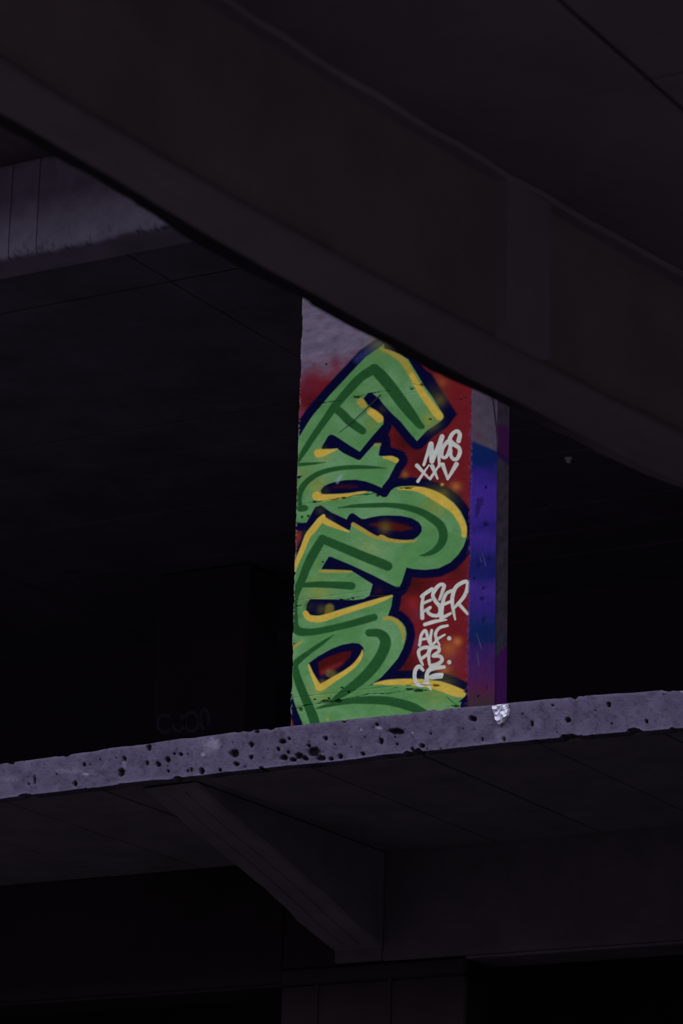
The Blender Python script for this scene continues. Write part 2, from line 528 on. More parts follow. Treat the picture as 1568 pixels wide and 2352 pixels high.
class Canvas:
    def __init__(self, px, py, base):
        self.x, self.y = px, py
        self.c = np.ones(px.shape + (3,)) * base

    def box(self, pts, pad):
        p = np.array(pts)[:, :2]
        return np.where((self.x > p[:, 0].min() - pad) & (self.x < p[:, 0].max() + pad) & (self.y > p[:, 1].min() - pad) & (self.y < p[:, 1].max() + pad))[0]

    def mix(self, i, a, col):
        a = a[:, None]
        self.c[i] = self.c[i] * (1 - a) + np.asarray(col) * a

    def sdf(self, i, poly):
        x, y = self.x[i], self.y[i]
        p = np.array(poly)
        d2 = np.full(x.shape, 1e12)
        ins = np.zeros(x.shape, bool)
        for (ax, ay), (bx, by) in zip(p, np.roll(p, -1, axis=0)):
            ex, ey = bx - ax, by - ay
            t = np.clip(((x - ax) * ex + (y - ay) * ey) / (ex * ex + ey * ey + 1e-12), 0, 1)
            d2 = np.minimum(d2, (x - ax - t * ex) ** 2 + (y - ay - t * ey) ** 2)
            cr = (ay > y) != (by > y)
            ins ^= cr & (x < (bx - ax) * (y - ay) / (by - ay + 1e-12) + ax)
        d = np.sqrt(d2)
        return np.where(ins, -d, d)

    def fill(self, poly, col, soft=1.2, grow=0.0, op=1.0):
        i = self.box(poly, abs(grow) + soft * 2 + 2)
        d = self.sdf(i, poly) - grow
        a = np.clip(0.5 - d / (2 * soft), 0, 1)
        self.mix(i, a * a * (3 - 2 * a) * op, col)

    def stroke(self, pts, col, soft=1.2, op=1.0, curve=True, n=5, flat=False):
        p = smooth(pts, n) if curve and len(pts) > 2 else np.array(pts, float)
        i = self.box(p, p[:, 2].max() / 2 + soft * 2 + 2)
        x, y = self.x[i], self.y[i]
        d = np.full(x.shape, 1e6)
        for (ax, ay, aw), (bx, by, bw) in zip(p[:-1], p[1:]):
            ex, ey = bx - ax, by - ay
            t = np.clip(((x - ax) * ex + (y - ay) * ey) / (ex * ex + ey * ey + 1e-12), 0, 1)
            d = np.minimum(d, np.hypot(x - ax - t * ex, y - ay - t * ey) - (aw + t * (bw - aw)) / 2)
        a = np.clip(0.5 - d / (2 * soft), 0, 1)
        self.mix(i, a * a * (3 - 2 * a) * op, col)

    def blob(self, cx, cy, r, col, op=1.0, ry=None):
        ry = ry or r
        i = self.box([(cx - r * 2, cy - ry * 2), (cx + r * 2, cy + ry * 2)], 2)
        d = ((self.x[i] - cx) / r) ** 2 + ((self.y[i] - cy) / ry) ** 2
        self.mix(i, np.exp(-d * 1.4) * op, col)


E_FACE = 0.62   # light arriving on the face, used to turn seen colours into paint colours


def pc(r, g, b, k=1.0):
    return np.clip(lin((r, g, b)) / (E_FACE * np.array([0.97, 0.94, 1.09])) * k, 0.0008, 0.92)


GREEN, LGREEN, DGREEN, NAVY = pc(78, 130, 76), pc(102, 148, 104), pc(34, 80, 42), pc(6, 7, 46)
RED, DRED, YEL, MUST, WHITE = pc(106, 27, 34), pc(58, 15, 17), pc(192, 164, 70), pc(160, 142, 62), pc(203, 207, 198)
WHITE = np.array([0.82, 0.90, 0.755])
LILAC = pc(112, 102, 128)


def paint_front(px, py):
    cv = Canvas(px, py, RED)
    X, Y = px, py
    allv = np.arange(px.size)
    # bare concrete at the top, fading into red mist
    streak = fbm(X / 60, (Y + 0.16 * X) / 6, 5, 3)
    edge = np.interp(X, [660, 690, 720, 760, 790, 830, 1200], [868, 864, 858, 850, 852, 850, 600])
    a = np.clip((edge + 30 + (fbm(X / 30, Y / 30, 6) - .5) * 60 - Y) / 75, 0, 1)
    bare = LILAC * (0.74 + 0.30 * streak + 0.5 * (fbm(X / 16, (Y + 0.16 * X) / 9, 8, 4) - .5))[:, None]
    cv.c = cv.c * (1 - a[:, None]) + bare * a[:, None]
    cv.blob(772, 836, 17, pc(108, 30, 58), .75)
    cv.blob(700, 885, 34, pc(98, 32, 58), .7)
    cv.blob(715, 925, 32, pc(72, 16, 24), .7)
    cv.blob(690, 950, 16, pc(120, 52, 84), .7)
    # red field: darker sprayed patches and lighter mist
    for (bx, by, r, c, o) in ((930, 1010, 42, DRED, .9), (975, 1060, 40, DRED, .7), (950, 1345, 60, DRED, .85), (1050, 1310, 34, DRED, .6), (930, 1530, 40, DRED, .8),
                              (1000, 1470, 30, pc(120, 26, 34), .5), (948, 1384, 20, pc(132, 34, 38), .8), (1010, 875, 26, pc(125, 50, 38), .7),
                              (1045, 1520, 30, pc(112, 38, 58), .6), (960, 1480, 14, pc(100, 50, 90), .5), (963, 1410, 16, pc(106, 48, 78), .4)):
        cv.blob(bx, by, r, c, o)
    for (bx, by, r, o) in ((1046, 1118, 13, .75), (1050, 1473, 11, .8), (1030, 1490, 22, .5), (1022, 1542, 18, .55), (1015, 880, 10, .3)):
        cv.blob(bx, by, r, pc(178, 104, 56), o)
    # outline of all letters
    U = (q('A', (1130, 640), (1000, 730), (850, 890), (700, 1050), (560, 1200), (450, 1330), (340, 1460), (265, 1568))
         + q('C', (180, 250), (130, 340), (108, 430), (0, 600), (0, 1400)) + [(640, 1440), (640, 1560)]
         + q('F', (32, 1080), (70, 1250), (110, 1370), (150, 1470), (190, 1568)) + [(705, 1700), (1050, 1700)]
         + q('G', (1330, 1660), (1385, 1568), (1405, 1530), (1390, 1500), (1250, 1430), (1080, 1370), (900, 1345), (720, 1340), (520, 1345), (350, 1362), (260, 1392), (150, 1430),
             (300, 1330), (420, 1200), (520, 1080), (590, 950), (625, 830), (635, 760), (620, 680), (580, 620), (520, 570), (450, 545), (395, 530),
             (440, 400), (455, 300), (460, 260))
         + q('E', (1400, 1110), (1440, 1110), (1470, 1050), (1530, 860))
         + q('D', (635, 1195), (720, 1215), (880, 1225), (1050, 1205), (1200, 1130), (1300, 1030), (1370, 920), (1408, 800), (1412, 680), (1390, 590), (1330, 470), (1240, 360),
             (1130, 280), (1000, 210), (860, 165), (700, 145), (560, 150), (470, 170), (430, 200), (315, 160))
         + q('C', (1290, 850), (1340, 760), (1390, 660), (1435, 600), (1420, 575), (1330, 545), (1190, 545), (1170, 530), (1200, 390), (1130, 390), (1232, 140))
         + q('B', (345, 990), (330, 940), (430, 880), (560, 1000), (680, 1150), (770, 1250), (900, 1110), (1080, 990), (1115, 945), (1100, 900), (1040, 800), (960, 670),
             (860, 540), (780, 400), (700, 270), (660, 200), (550, 130), (350, 60)) + q('A', (1240, 560)))
    cv.fill(U, NAVY, 3.0, 20)
    cv.fill(q('B', (560, 130), (700, 220), (960, 380), (1060, 560), (1180, 740), (1288, 905), (1240, 965), (1050, 1080), (1000, 900)), NAVY, 4)
    cv.fill(q('B', (640, 1400), (440, 1365), (420, 1180), (330, 1180), (330, 1420)), NAVY, 3)
    # soft upper rim of the navy on bare concrete, and yellow mist over it
    cv.stroke(q('A', (1190, 540, 60), (1060, 640, 90), (900, 760, 80)), pc(38, 48, 100), 9, .9)
    cv.blob(1008, 918, 17, pc(96, 84, 40), .75)
    cv.blob(1000, 900, 22, pc(40, 40, 38), .6)
    cv.blob(1018, 1134, 16, pc(92, 84, 40), .75)
    cv.blob(1040, 1142, 26, pc(34, 36, 40), .6)
    cv.blob(1000, 1120, 22, pc(34, 34, 34), .5)
    cv.blob(1030, 1560, 20, pc(44, 46, 40), .7)
    cv.blob(1015, 1113, 4, pc(205, 150, 70), 1)
    # green letters
    g = fbm(X / 45, Y / 28, 9, 3)
    i = cv.box(U, 4)
    d = cv.sdf(i, U)
    al = np.clip(0.5 - d / 2.6, 0, 1)
    gm = np.clip((g[i] - 0.42) / 0.25, 0, 1) * 0.45 + 0.12
    for (bx, by, r) in ((760, 1065, 60), (950, 905, 45), (900, 870, 30), (850, 1265, 60), (880, 1340, 25), (850, 1360, 34), (690, 1600, 25), (860, 1185, 70), (800, 965, 40), (890, 1460, 60)):
        gm = np.maximum(gm, np.exp(-(((X[i] - bx) / r) ** 2 + ((Y[i] - by) / r) ** 2)) * 0.95)
    col = GREEN * (1 - gm[:, None]) + LGREEN * gm[:, None]
    cv.c[i] = cv.c[i] * (1 - al[:, None]) + col * al[:, None]
    # yellow mist on the green
    for (bx, by, r, o) in ((985, 965, 22, .55), (742, 1045, 20, .5), (730, 1115, 26, .55), (1000, 1160, 34, .45), (730, 1360, 34, .5), (845, 1262, 34, .3), (870, 790, 30, .3), (735, 1590, 30, .3), (720, 1290, 14, .2),
                           (850, 975, 18, .3), (1000, 1590, 40, .3), (700, 1590, 20, .1), (690, 1085, 30, .2)):
        cv.blob(bx, by, r, pc(140, 140, 58), o)
    # navy counters and gaps between the letters
    N = []
    N.append(q('B', (80, 700), (140, 630), (190, 622), (220, 655), (280, 700), (340, 780), (430, 880), (420, 1040), (345, 1000), (330, 935), (200, 835), (125, 770)))
    N.append(q('C', (440, 435), (520, 290), (550, 270), (590, 275), (650, 310), (800, 410), (930, 490), (1100, 280), (1225, 140), (1290, 190), (1130, 390), (1090, 420), (1000, 520),
               (940, 590), (910, 598), (720, 510), (640, 450), (540, 455), (450, 455)))
    N.append(q('C', (0, 800), (190, 800), (120, 870), (60, 920), (0, 950)))
    N.append(q('C', (430, 985), (470, 935), (520, 908), (600, 880), (740, 855), (880, 850), (1000, 870), (1100, 905), (1215, 955), (1290, 850), (1420, 850), (1400, 935), (1330, 985),
               (1290, 1055), (1270, 1075), (1230, 1077), (1150, 1035), (1070, 1000), (960, 1000), (800, 1020), (620, 1038), (440, 1035)))
    N.append(q('E', (0, 255), (100, 270), (180, 287), (245, 280), (290, 200), (360, 80), (430, 60), (560, 150), (760, 240), (780, 200), (810, 165), (845, 160), (890, 190), (950, 233))
             + q('D', (100, 570), (200, 545), (300, 530), (400, 525), (560, 530), (700, 560), (790, 610), (830, 670), (830, 730), (790, 790), (720, 835), (600, 848), (450, 832), (340, 812),
                 (230, 785), (100, 715), (0, 645))
             + q('E', (830, 290), (815, 340), (800, 385), (680, 335), (560, 265), (490, 225), (480, 185), (450, 175), (400, 215), (330, 300), (240, 400), (245, 450), (170, 600), (110, 730),
                 (68, 840), (0, 980)))
    N.append(q('E', (440, 870), (480, 800), (530, 720), (560, 720), (800, 820), (1100, 960), (1400, 1112), (1520, 1100), (1480, 1220), (1345, 1218), (1050, 1226), (1095, 1075), (820, 898), (440, 882)))
    N.append(q('E', (290, 1265), (600, 1270), (860, 1278), (980, 1262), (1050, 1222), (1345, 1216), (1000, 1300), (600, 1422), (420, 1480), (280, 1472), (235, 1430), (250, 1330)))
    N.append(q('F', (275, 800), (400, 710), (560, 620), (700, 565), (840, 540), (920, 550), (970, 590), (985, 640), (960, 720), (900, 800), (750, 880), (600, 980), (420, 1080), (350, 980)))
    N.append(q('F', (0, 535), (110, 545), (60, 590), (0, 640)))
    for n in N:
        cv.fill(n, NAVY, 1.6)
    # what shows inside the counters
    cv.fill(q('E', (0, 385), (120, 380), (190, 402), (170, 500), (120, 620), (60, 680), (0, 700)), pc(98, 34, 42), 3)
    cv.blob(684, 1232, 9, pc(120, 60, 40), .6)
    cv.stroke(q('C', (600, 945, 30), (800, 935, 40), (900, 945, 10)), DRED, 4, .8)
    cv.stroke(q('D', (170, 640, 20), (400, 660, 100), (560, 680, 90), (700, 690, 15)), pc(70, 20, 16), 4, .95)
    cv.blob(884, 1211, 15, pc(90, 74, 38), .85)
    cv.fill(q('F', (385, 800), (500, 730), (700, 660), (830, 645), (800, 730), (700, 820), (560, 890), (430, 960)), pc(70, 16, 18), 2.5)
    cv.stroke(q('F', (450, 920, 60), (580, 860, 60), (700, 800, 20)), pc(122, 34, 36), 7, .8)
    cv.stroke(q('F', (540, 930, 100), (590, 950, 110)), pc(92, 84, 46), 4, .8)
    cv.blob(740, 1568, 9, pc(90, 80, 50), .8)
    cv.blob(775, 1545, 10, pc(24, 28, 26), .6)
    cv.stroke(q('E', (540, 1385, 115), (520, 1440, 90)), pc(110, 100, 40), 4, .9)
    cv.blob(738, 1400, 12, pc(66, 64, 38), .8)
    cv.blob(712, 1392, 14, pc(28, 28, 34), .9)
    cv.blob(735, 1172, 12, pc(44, 42, 40), .9)
    cv.blob(757, 1192, 12, pc(36, 36, 44), .7)
    cv.blob(700, 1225, 9, pc(36, 34, 40), .8)
    cv.blob(748, 1128, 11, pc(40, 36, 36), .85)
    cv.blob(878, 940, 10, pc(40, 38, 40), .8)
    cv.blob(745, 1030, 8, pc(44, 38, 26), .6)
    cv.blob(870, 1358, 12, pc(50, 18, 20), .5)
    # yellow highlights
    for s, c, sf in ((q('B', (300, 60, 20), (460, 130, 60), (600, 230, 85), (690, 380, 85), (780, 540, 85)), MUST, 3.5),
                     (q('B', (700, 400, 60), (790, 560, 85), (890, 710, 95), (990, 850, 100), (1055, 930, 100)), YEL, 2.8),
                     (q('A', (935, 1300, 90), (975, 1345, 90)), MUST, 2.5),
                     (q('A', (1060, 1425, 85), (1120, 1465, 100), (1180, 1520, 105)), YEL, 2.5),
                     (q('C', (395, 510, 105), (470, 500, 85), (560, 480, 45), (640, 458, 12)), YEL, 2.2),
                     (q('C', (1230, 562, 18), (1330, 575, 62), (1395, 600, 66)), YEL, 1.8),
                     (q('C', (375, 1060, 115), (450, 1080, 88), (620, 1070, 70), (800, 1045, 45), (960, 1013, 25), (1020, 1006, 8)), YEL, 2.0),
                     (q('D', (530, 180, 25), (700, 180, 55), (850, 208, 85), (1000, 275, 120), (1120, 350, 120), (1240, 450, 100), (1320, 570, 85), (1368, 680, 75), (1375, 780, 60)), YEL, 2.4),
                     (q('E', (845, 305, 50), (960, 375, 55), (1060, 435, 50), (1160, 478, 42), (1210, 470, 62), (1300, 505, 48), (1450, 524, 40), (1600, 522, 28), (1660, 508, 10)), MUST, 1.8),
                     (q('E', (463, 200, 50), (410, 265, 80), (330, 370, 80), (262, 450, 75), (205, 590, 68), (150, 720, 62), (100, 840, 60), (70, 950, 40)), YEL, 1.8),
                     (q('E', (450, 240, 85), (560, 300, 75), (680, 352, 48), (790, 398, 16)), YEL, 2.2),
                     (q('E', (410, 905, 25), (500, 908, 36), (700, 910, 34), (820, 915, 18)), MUST, 1.8),
                     (q('E', (232, 1450, 72), (275, 1505, 82), (380, 1525, 85), (500, 1500, 85), (700, 1437, 72), (1000, 1342, 66), (1200, 1275, 56), (1340, 1226, 26)), YEL, 1.8),
                     (q('G', (350, 562, 42), (430, 562, 50), (510, 602, 52), (570, 685, 52), (592, 760, 40), (588, 870, 14)), MUST, 2.2),
                     (q('F', (272, 830, 22), (310, 930, 40), (370, 1050, 62), (408, 1112, 92), (480, 1085, 85), (600, 1008, 70), (760, 908, 58), (880, 808, 52), (945, 710, 42), (965, 640, 16)), YEL, 2.0),
                     (q('G', (210, 1405, 12), (300, 1392, 42), (450, 1385, 75), (700, 1382, 85), (900, 1400, 100), (1080, 1440, 120), (1250, 1500, 125), (1350, 1530, 100)), YEL, 2.2),
                     (q('F', (0, 650, 45), (60, 610, 42), (120, 565, 34), (190, 520, 10)), MUST, 2.2)):
        cv.stroke(s, c, sf)
    cv.fill(q('G', (1360, 1500), (1405, 1530), (1385, 1570), (1300, 1640), (1440, 1640), (1450, 1480)), NAVY, 1.6)
    cv.blob(752, 1652, 4, YEL, .6)
    cv.blob(930, 1090, 8, MUST, .3)
    cv.stroke(q('B', (235, 1300, 40), (290, 1290, 30)), MUST, 3, .7)
    # dark green inner lines
    for s in (q('C', (140, 610, 42), (220, 470, 72), (330, 300, 80), (470, 100, 86)) + q('A', (610, 1360, 100), (780, 1160, 108), (950, 985, 115), (1120, 880, 125)),
              q('A', (1110, 880, 120)) + q('B', (300, 400, 150), (420, 540, 150), (560, 730, 150), (700, 910, 128), (800, 1040, 90), (840, 1062, 60)),
              q('A', (600, 1370, 100), (720, 1475, 112)) + q('C', (780, 85, 112), (880, 160, 110), (965, 222, 95)),
              q('C', (60, 665, 52), (200, 652, 46), (350, 640, 30), (490, 628, 8)),
              q('C', (225, 1215, 80), (150, 1205, 100), (138, 1080, 92), (190, 950, 80), (300, 832, 72), (450, 752, 66), (650, 706, 60), (880, 688, 54), (1100, 692, 38), (1280, 704, 6)),
              q('C', (650, 1212, 8), (850, 1190, 45), (1100, 1180, 60)) + q('D', (400, 393, 62), (600, 415, 76), (800, 472, 88), (950, 555, 104), (1070, 655, 112), (1108, 770, 114), (1080, 890, 100),
                                                                      (990, 982, 76), (880, 1030, 42), (795, 1042, 6)),
              q('E', (445, 495, 108), (335, 680, 120), (245, 860, 110), (180, 1030, 102), (110, 1180, 100), (88, 1300, 82), (88, 1430, 84)) + q('F', (90, 200, 88), (88, 320, 110), (150, 392, 108), (300, 402, 92),
                                                                                                                             (500, 370, 86), (800, 300, 90), (1000, 243, 96), (1115, 212, 90)),
              q('E', (450, 495, 108), (700, 600, 116), (950, 705, 122), (1200, 805, 126), (1290, 842, 118)),
              q('E', (190, 1085, 60), (400, 1078, 80), (650, 1086, 92), (825, 1098, 100)),
              q('F', (595, 438, 8), (450, 540, 48), (280, 660, 62), (140, 770, 82), (92, 840, 92), (120, 970, 102), (190, 1160, 112), (270, 1350, 120), (330, 1500, 130), (365, 1640, 130)),
              q('F', (1050, 412, 98), (1165, 415, 108), (1240, 470, 135), (1258, 560, 144), (1205, 700, 142), (1105, 850, 142), (965, 1000, 130), (800, 1130, 110), (650, 1232, 78), (560, 1300, 30)),
              q('F', (375, 1385, 18), (560, 1332, 58), (800, 1288, 80), (1050, 1276, 105), (1300, 1290, 112), (1560, 1352, 122), (1720, 1420, 100), (1900, 1510, 40))):
        cv.stroke(s, DGREEN, 2.0)
    # white tags
    tags = [q('H', (408, 602, 38), (458, 450, 46), (500, 338, 66)), q('H', (502, 335, 66), (508, 450, 66), (512, 555, 62)), q('H', (512, 555, 62), (590, 380, 56), (642, 238, 60)),
            q('H', (645, 240, 58), (605, 430, 44), (608, 620, 34)),
            q('H', (715, 300, 50), (650, 390, 50), (640, 490, 44), (690, 505, 44), (732, 430, 46), (752, 345, 52), (715, 300, 50)),
            q('H', (855, 295, 60), (872, 215, 54), (838, 170, 48), (780, 200, 50), (742, 275, 56), (775, 325, 62), (855, 380, 52), (872, 440, 52), (842, 518, 52), (792, 530, 46), (756, 480, 44), (758, 415, 40)),
            q('H', (320, 612, 54), (470, 772, 26)), q('H', (332, 815, 42), (475, 605, 20)), q('H', (515, 620, 56), (585, 780, 26)), q('H', (490, 782, 38), (620, 585, 26)),
            q('H', (652, 600, 56), (716, 785, 30)), q('H', (716, 785, 34), (828, 595, 60)),
            q('G', (850, 270, 42), (832, 400, 44), (838, 555, 54)), q('G', (828, 280, 46), (890, 232, 50), (960, 186, 50)), q('G', (845, 370, 38), (945, 325, 36)), q('G', (840, 480, 36), (938, 422, 40)),
            q('G', (1058, 318, 34), (1098, 210, 46), (1116, 140, 50), (1065, 128, 46), (1005, 190, 52), (972, 268, 50), (1010, 345, 50), (1062, 410, 52), (1070, 480, 56), (1035, 525, 48), (955, 518, 46), (905, 470, 40), (940, 425, 34)),
            q('G', (1240, 198, 44), (1150, 240, 44), (1108, 330, 46), (1090, 430, 52), (1082, 565, 54)), q('G', (1105, 385, 40), (1205, 345, 40)), q('G', (1082, 562, 50), (1200, 498, 36)),
            q('G', (1260, 578, 22), (1232, 430, 44), (1222, 300, 50), (1262, 170, 50), (1340, 108, 52), (1412, 92, 46), (1412, 190, 48), (1360, 300, 48), (1235, 440, 34)), q('G', (1300, 370, 44), (1420, 502, 38)),
            q('G', (870, 640, 48), (1000, 602, 48), (1150, 580, 16)),
            q('G', (802, 905, 40), (828, 770, 40), (880, 722, 42), (915, 840, 36), (950, 912, 38)), q('G', (818, 835, 34), (905, 820, 34)),
            q('G', (958, 715, 34), (942, 830, 40), (955, 905, 40), (1025, 845, 32)), q('G', (1160, 655, 34), (1065, 680, 42), (1010, 750, 42), (1020, 830, 36), (1062, 910, 20)), q('G', (1015, 835, 40), (1125, 772, 26)),
            q('G', (1183, 817, 54), (1184, 819, 54)),
            q('G', (845, 1160, 26), (810, 1085, 42), (788, 990, 44), (835, 945, 46), (922, 940, 46), (905, 1015, 40), (835, 1075, 42)),
            q('G', (930, 1150, 38), (920, 1050, 40), (950, 952, 42), (1035, 932, 48), (1052, 985, 42), (975, 1045, 40), (1062, 1048, 46), (1092, 1100, 46), (1030, 1152, 52), (945, 1172, 50)),
            q('G', (1183, 1124, 54), (1184, 1126, 54)),
            q('G', (848, 1228, 36), (800, 1180, 52), (750, 1222, 52), (738, 1320, 50), (770, 1400, 54), (830, 1422, 48), (885, 1370, 46)),
            q('G', (1115, 1188, 46), (985, 1200, 62), (912, 1242, 56), (890, 1330, 50), (908, 1400, 46), (945, 1475, 26)), q('G', (915, 1325, 44), (1000, 1292, 48), (1090, 1285, 46)), q('G', (1085, 1315, 36), (955, 1332, 30))]
    for s in tags:
        cv.stroke(s, WHITE, 1.1, .97)
    cv.stroke(q('C', (640, 880, 40), (665, 830, 45), (700, 790, 25)), pc(140, 160, 180), 3, .4)
    # overspray of violet along the right arris, dirt and hairlines along the pour joints
    ex = np.interp(Y, [905, 1625], [1084, 1072])
    a = np.clip((X - ex + 5 + (fbm(X / 4, Y / 5, 13, 2) - .5) * 12) / 6, 0, 1) * 0.55
    cv.c = cv.c * (1 - a[:, None]) + pc(92, 58, 118) * a[:, None]
    lx = np.interp(Y, [703, 1665], [692, 665])
    a = np.clip((fbm(X / 5, Y / 4, 14, 2) - .45) * 5, 0, 1) * np.clip((lx + 6 - X) / 4, 0, 1) * 0.7
    cv.c = cv.c * (1 - a[:, None]) + pc(130, 140, 130) * a[:, None]
    return cv


CRACKS = [[(688, 935), (710, 929), (736, 926), (781, 921), (796, 915), (817, 913), (858, 902), (890, 898), (900, 898)],
          [(713, 1158), (722, 1153), (749, 1152), (785, 1143), (792, 1146), (812, 1138), (856, 1135), (869, 1139)],
          [(778, 1376), (790, 1379), (813, 1373), (848, 1370), (890, 1363), (930, 1352)], [(674, 1393), (701, 1390)],
          [(676, 1629), (696, 1621), (719, 1618), (746, 1614), (767, 1612), (781, 1610), (800, 1606), (845, 1594), (888, 1594), (927, 1588), (954, 1583), (990, 1588)],
          [(686, 936), (700, 934), (706, 929)], [(1040, 920), (1060, 917), (1078, 913)], [(950, 882), (970, 887)], [(940, 890), (952, 893)], [(985, 963), (990, 964)],
          [(1024, 1600), (1040, 1615), (1060, 1625)], [(890, 1586), (915, 1578), (960, 1572), (1010, 1578)], [(918, 1122), (948, 1120)]]
BITS = [(819, 912, 8, 3), (968, 884, 4, 3), (944, 894, 4, 2), (749, 1612, 14, 4), (776, 1610, 8, 4), (690, 1630, 6, 4), (788, 1144, 5, 2), (722, 1153, 5, 2), (867, 1138, 4, 3), (741, 1291, 2.5, 2),
        (749, 837, 2, 2), (785, 1580, 3, 2), (755, 1605, 3, 3), (988, 963, 3, 1.6), (810, 1374, 5, 2), (783, 1378, 6, 2), (960, 1587, 14, 3), (940, 1583, 8, 2), (1045, 1622, 8, 3), (722, 1607, 3, 2),
        (800, 1590, 2.5, 2), (708, 1186, 3, 3), (693, 1188, 2.5, 3), (675, 1316, 3, 3), (1000, 1575, 8, 2.5), (935, 1121, 9, 2)]


def crack_layer(cv):
    depth = np.zeros(cv.x.shape)
    for c in CRACKS:
        p = np.array(c, float)
        i = cv.box(p, 8)
        x, y = cv.x[i], cv.y[i]
        d = np.full(x.shape, 1e6)
        for a, b in zip(p[:-1], p[1:]):
            e = b - a
            t = np.clip(((x - a[0]) * e[0] + (y - a[1]) * e[1]) / (e @ e), 0, 1)
            d = np.minimum(d, np.hypot(x - a[0] - t * e[0], y - a[1] - t * e[1]))
        d = d + (fbm(x / 3, y / 3, 33, 2) - 0.5) * 2.4
        a = np.clip((1.5 - d) / 1.2, 0, 1) * np.clip(fbm(x / 12, y / 12, 34, 2) * 1.8 - .35, 0, 1)
        cv.mix(i, a * 0.5, (0.012, 0.016, 0.014))
        depth[i] = np.maximum(depth[i], a * 0.008)
    for (bx, by, w, h) in BITS:
        i = cv.box([(bx - w, by - h), (bx + w, by + h)], 6)
        d = np.sqrt(((cv.x[i] - bx) / w) ** 2 + ((cv.y[i] - by) / h) ** 2) + (fbm(cv.x[i] / 3, cv.y[i] / 3, 35, 2) - .5) * .9
        a = np.clip((1.1 - d) / 0.4, 0, 1)
        cv.mix(i, a * 0.5, (0.010, 0.014, 0.012))
        depth[i] = np.maximum(depth[i], a * 0.014)
    return depth


# front face
nx, nzr = 440, 1010
zt = np.linspace(9.78, Z_FLOOR, nzr)
xf = np.linspace(PX0, PX1, nx)
GX, GZ = np.meshgrid(xf, zt)
GP = np.stack([GX, np.full_like(GX, PY0), GZ], -1)
fx, fy = project(GP.reshape(-1, 3))
cv = paint_front(fx, fy)
dep = crack_layer(cv).reshape(GX.shape)
rel = (fbm(GX * 30, GZ * 30, 44, 3) - .5) * 0.004
# slightly worn arrises
e = np.minimum(GX - PX0, PX1 - GX)
chip = np.clip(fbm(GZ * 14, GX * 0 + (GX > -10.3), 45, 3) - 0.5, 0, 1) * 0.06
rel += np.clip(0.012 - e, 0, 1) * 0.5 + np.exp(-e / 0.006) * chip
lift = ((np.mod(GZ - 6.83, 0.655) < 0.006)) * 0.002
GP[..., 1] += dep + rel + lift
GP[:, 0, 0] += chip[:, 0] * 0.35
GP[:, -1, 0] -= chip[:, -1] * 0.35
grid_obj('painted_front', GP[::-1], M_PAINT, pil, True, cv.c.reshape(GX.shape + (3,))[::-1])

# right-hand side face: bare top, then blue to violet bands
ny, nzs = 120, 760
yf = np.linspace(PY0, PY1, ny)
zt2 = np.linspace(9.78, Z_FLOOR, nzs)
SY, SZ = np.meshgrid(yf, zt2)
SP = np.stack([np.full_like(SY, PX1), SY, SZ], -1)
sx, sy = project(SP.reshape(-1, 3))
bare = pc(112, 102, 122) * (0.75 + 0.5 * fbm(sx / 25, sy / 14, 3, 3))[:, None]
bands = [(1015, (20, 50, 118)), (1060, (24, 48, 120)), (1085, (58, 46, 150)), (1120, (82, 56, 178)), (1180, (78, 56, 172)), (1215, (56, 46, 150)), (1240, (78, 56, 172)), (1285, (38, 44, 128)), (1320, (42, 46, 134)), (1350, (82, 58, 168)),
         (1400, (64, 50, 150)), (1440, (28, 52, 118)), (1470, (34, 46, 110)), (1490, (72, 44, 122)), (1545, (86, 46, 112)), (1580, (104, 46, 92)), (1605, (84, 58, 74)), (1640, (74, 62, 70))]
yy = sy + (fbm(sx / 30, sy / 20, 55, 3) - .5) * 26
spaint = np.stack([np.interp(yy, [b[0] for b in bands], [pc(*b[1], 1.2)[k] for b in bands]) for k in range(3)], -1)
a = np.clip((sy - (1013 + (sx - 1085) * 0.42)) / 7 + .5, 0, 1)[:, None]
sc = bare * (1 - a) + spaint * a
cs = Canvas(sx, sy, (0, 0, 0))
cs.c = sc
cs.blob(1100, 1000, 12, pc(104, 72, 84), .5)
sdep = np.zeros(sx.shape)
for (bx, by, w, h, o) in ((1118, 1120, 3.5, 4, .9), (1104, 1155, 9, 14, .5), (1098, 1175, 6, 16, .5), (1117, 1205, 7, 6, .7), (1112, 1352, 5, 5, .6), (1108, 1376, 6, 5, .6), (1100, 1300, 5, 9, .4), (1112, 1425, 5, 8, .4), (1100, 1600, 4, 4, .7),
                          (1120, 1580, 3, 6, .4), (1090, 1330, 3, 3, .6), (1125, 1280, 4, 10, .3)):
    i = cs.box([(bx - w * 1.6, by - h * 1.6), (bx + w * 1.6, by + h * 1.6)], 2)
    d = np.sqrt(((sx[i] - bx) / w) ** 2 + ((sy[i] - by) / h) ** 2) + (fbm(sx[i] / 4, sy[i] / 4, 57, 2) - .5) * 1.0
    al = np.clip((1.2 - d) / 0.7, 0, 1) * o
    cs.mix(i, al, (0.02, 0.018, 0.04))
    sdep[i] = np.maximum(sdep[i], al * 0.010)
for (ax, ay, bx, by) in ((1095, 1455, 1106, 1490), (1108, 1270, 1116, 1300), (1096, 1500, 1100, 1530), (1102, 1278, 1106, 1290)):
    cs.stroke([(ax, ay, 1.0), (bx, by, 1.6)], pc(150, 140, 180), 1.5, .5)
al = np.clip((fbm(sx / 4, sy / 4, 58, 2) - .48) * 6, 0, 1) * np.clip((np.interp(sy, [905, 1625], [1084, 1072]) + 5 - sx) / 4, 0, 1) * .6
cs.mix(np.arange(sx.size), al, pc(150, 110, 150))
SP[..., 0] -= sdep.reshape(SY.shape) + (fbm(SY * 30, SZ * 30, 47, 3)) * 0.003
grid_obj('painted_side', SP[::-1], M_PAINT, pil, True, cs.c.reshape(SY.shape + (3,))[::-1])
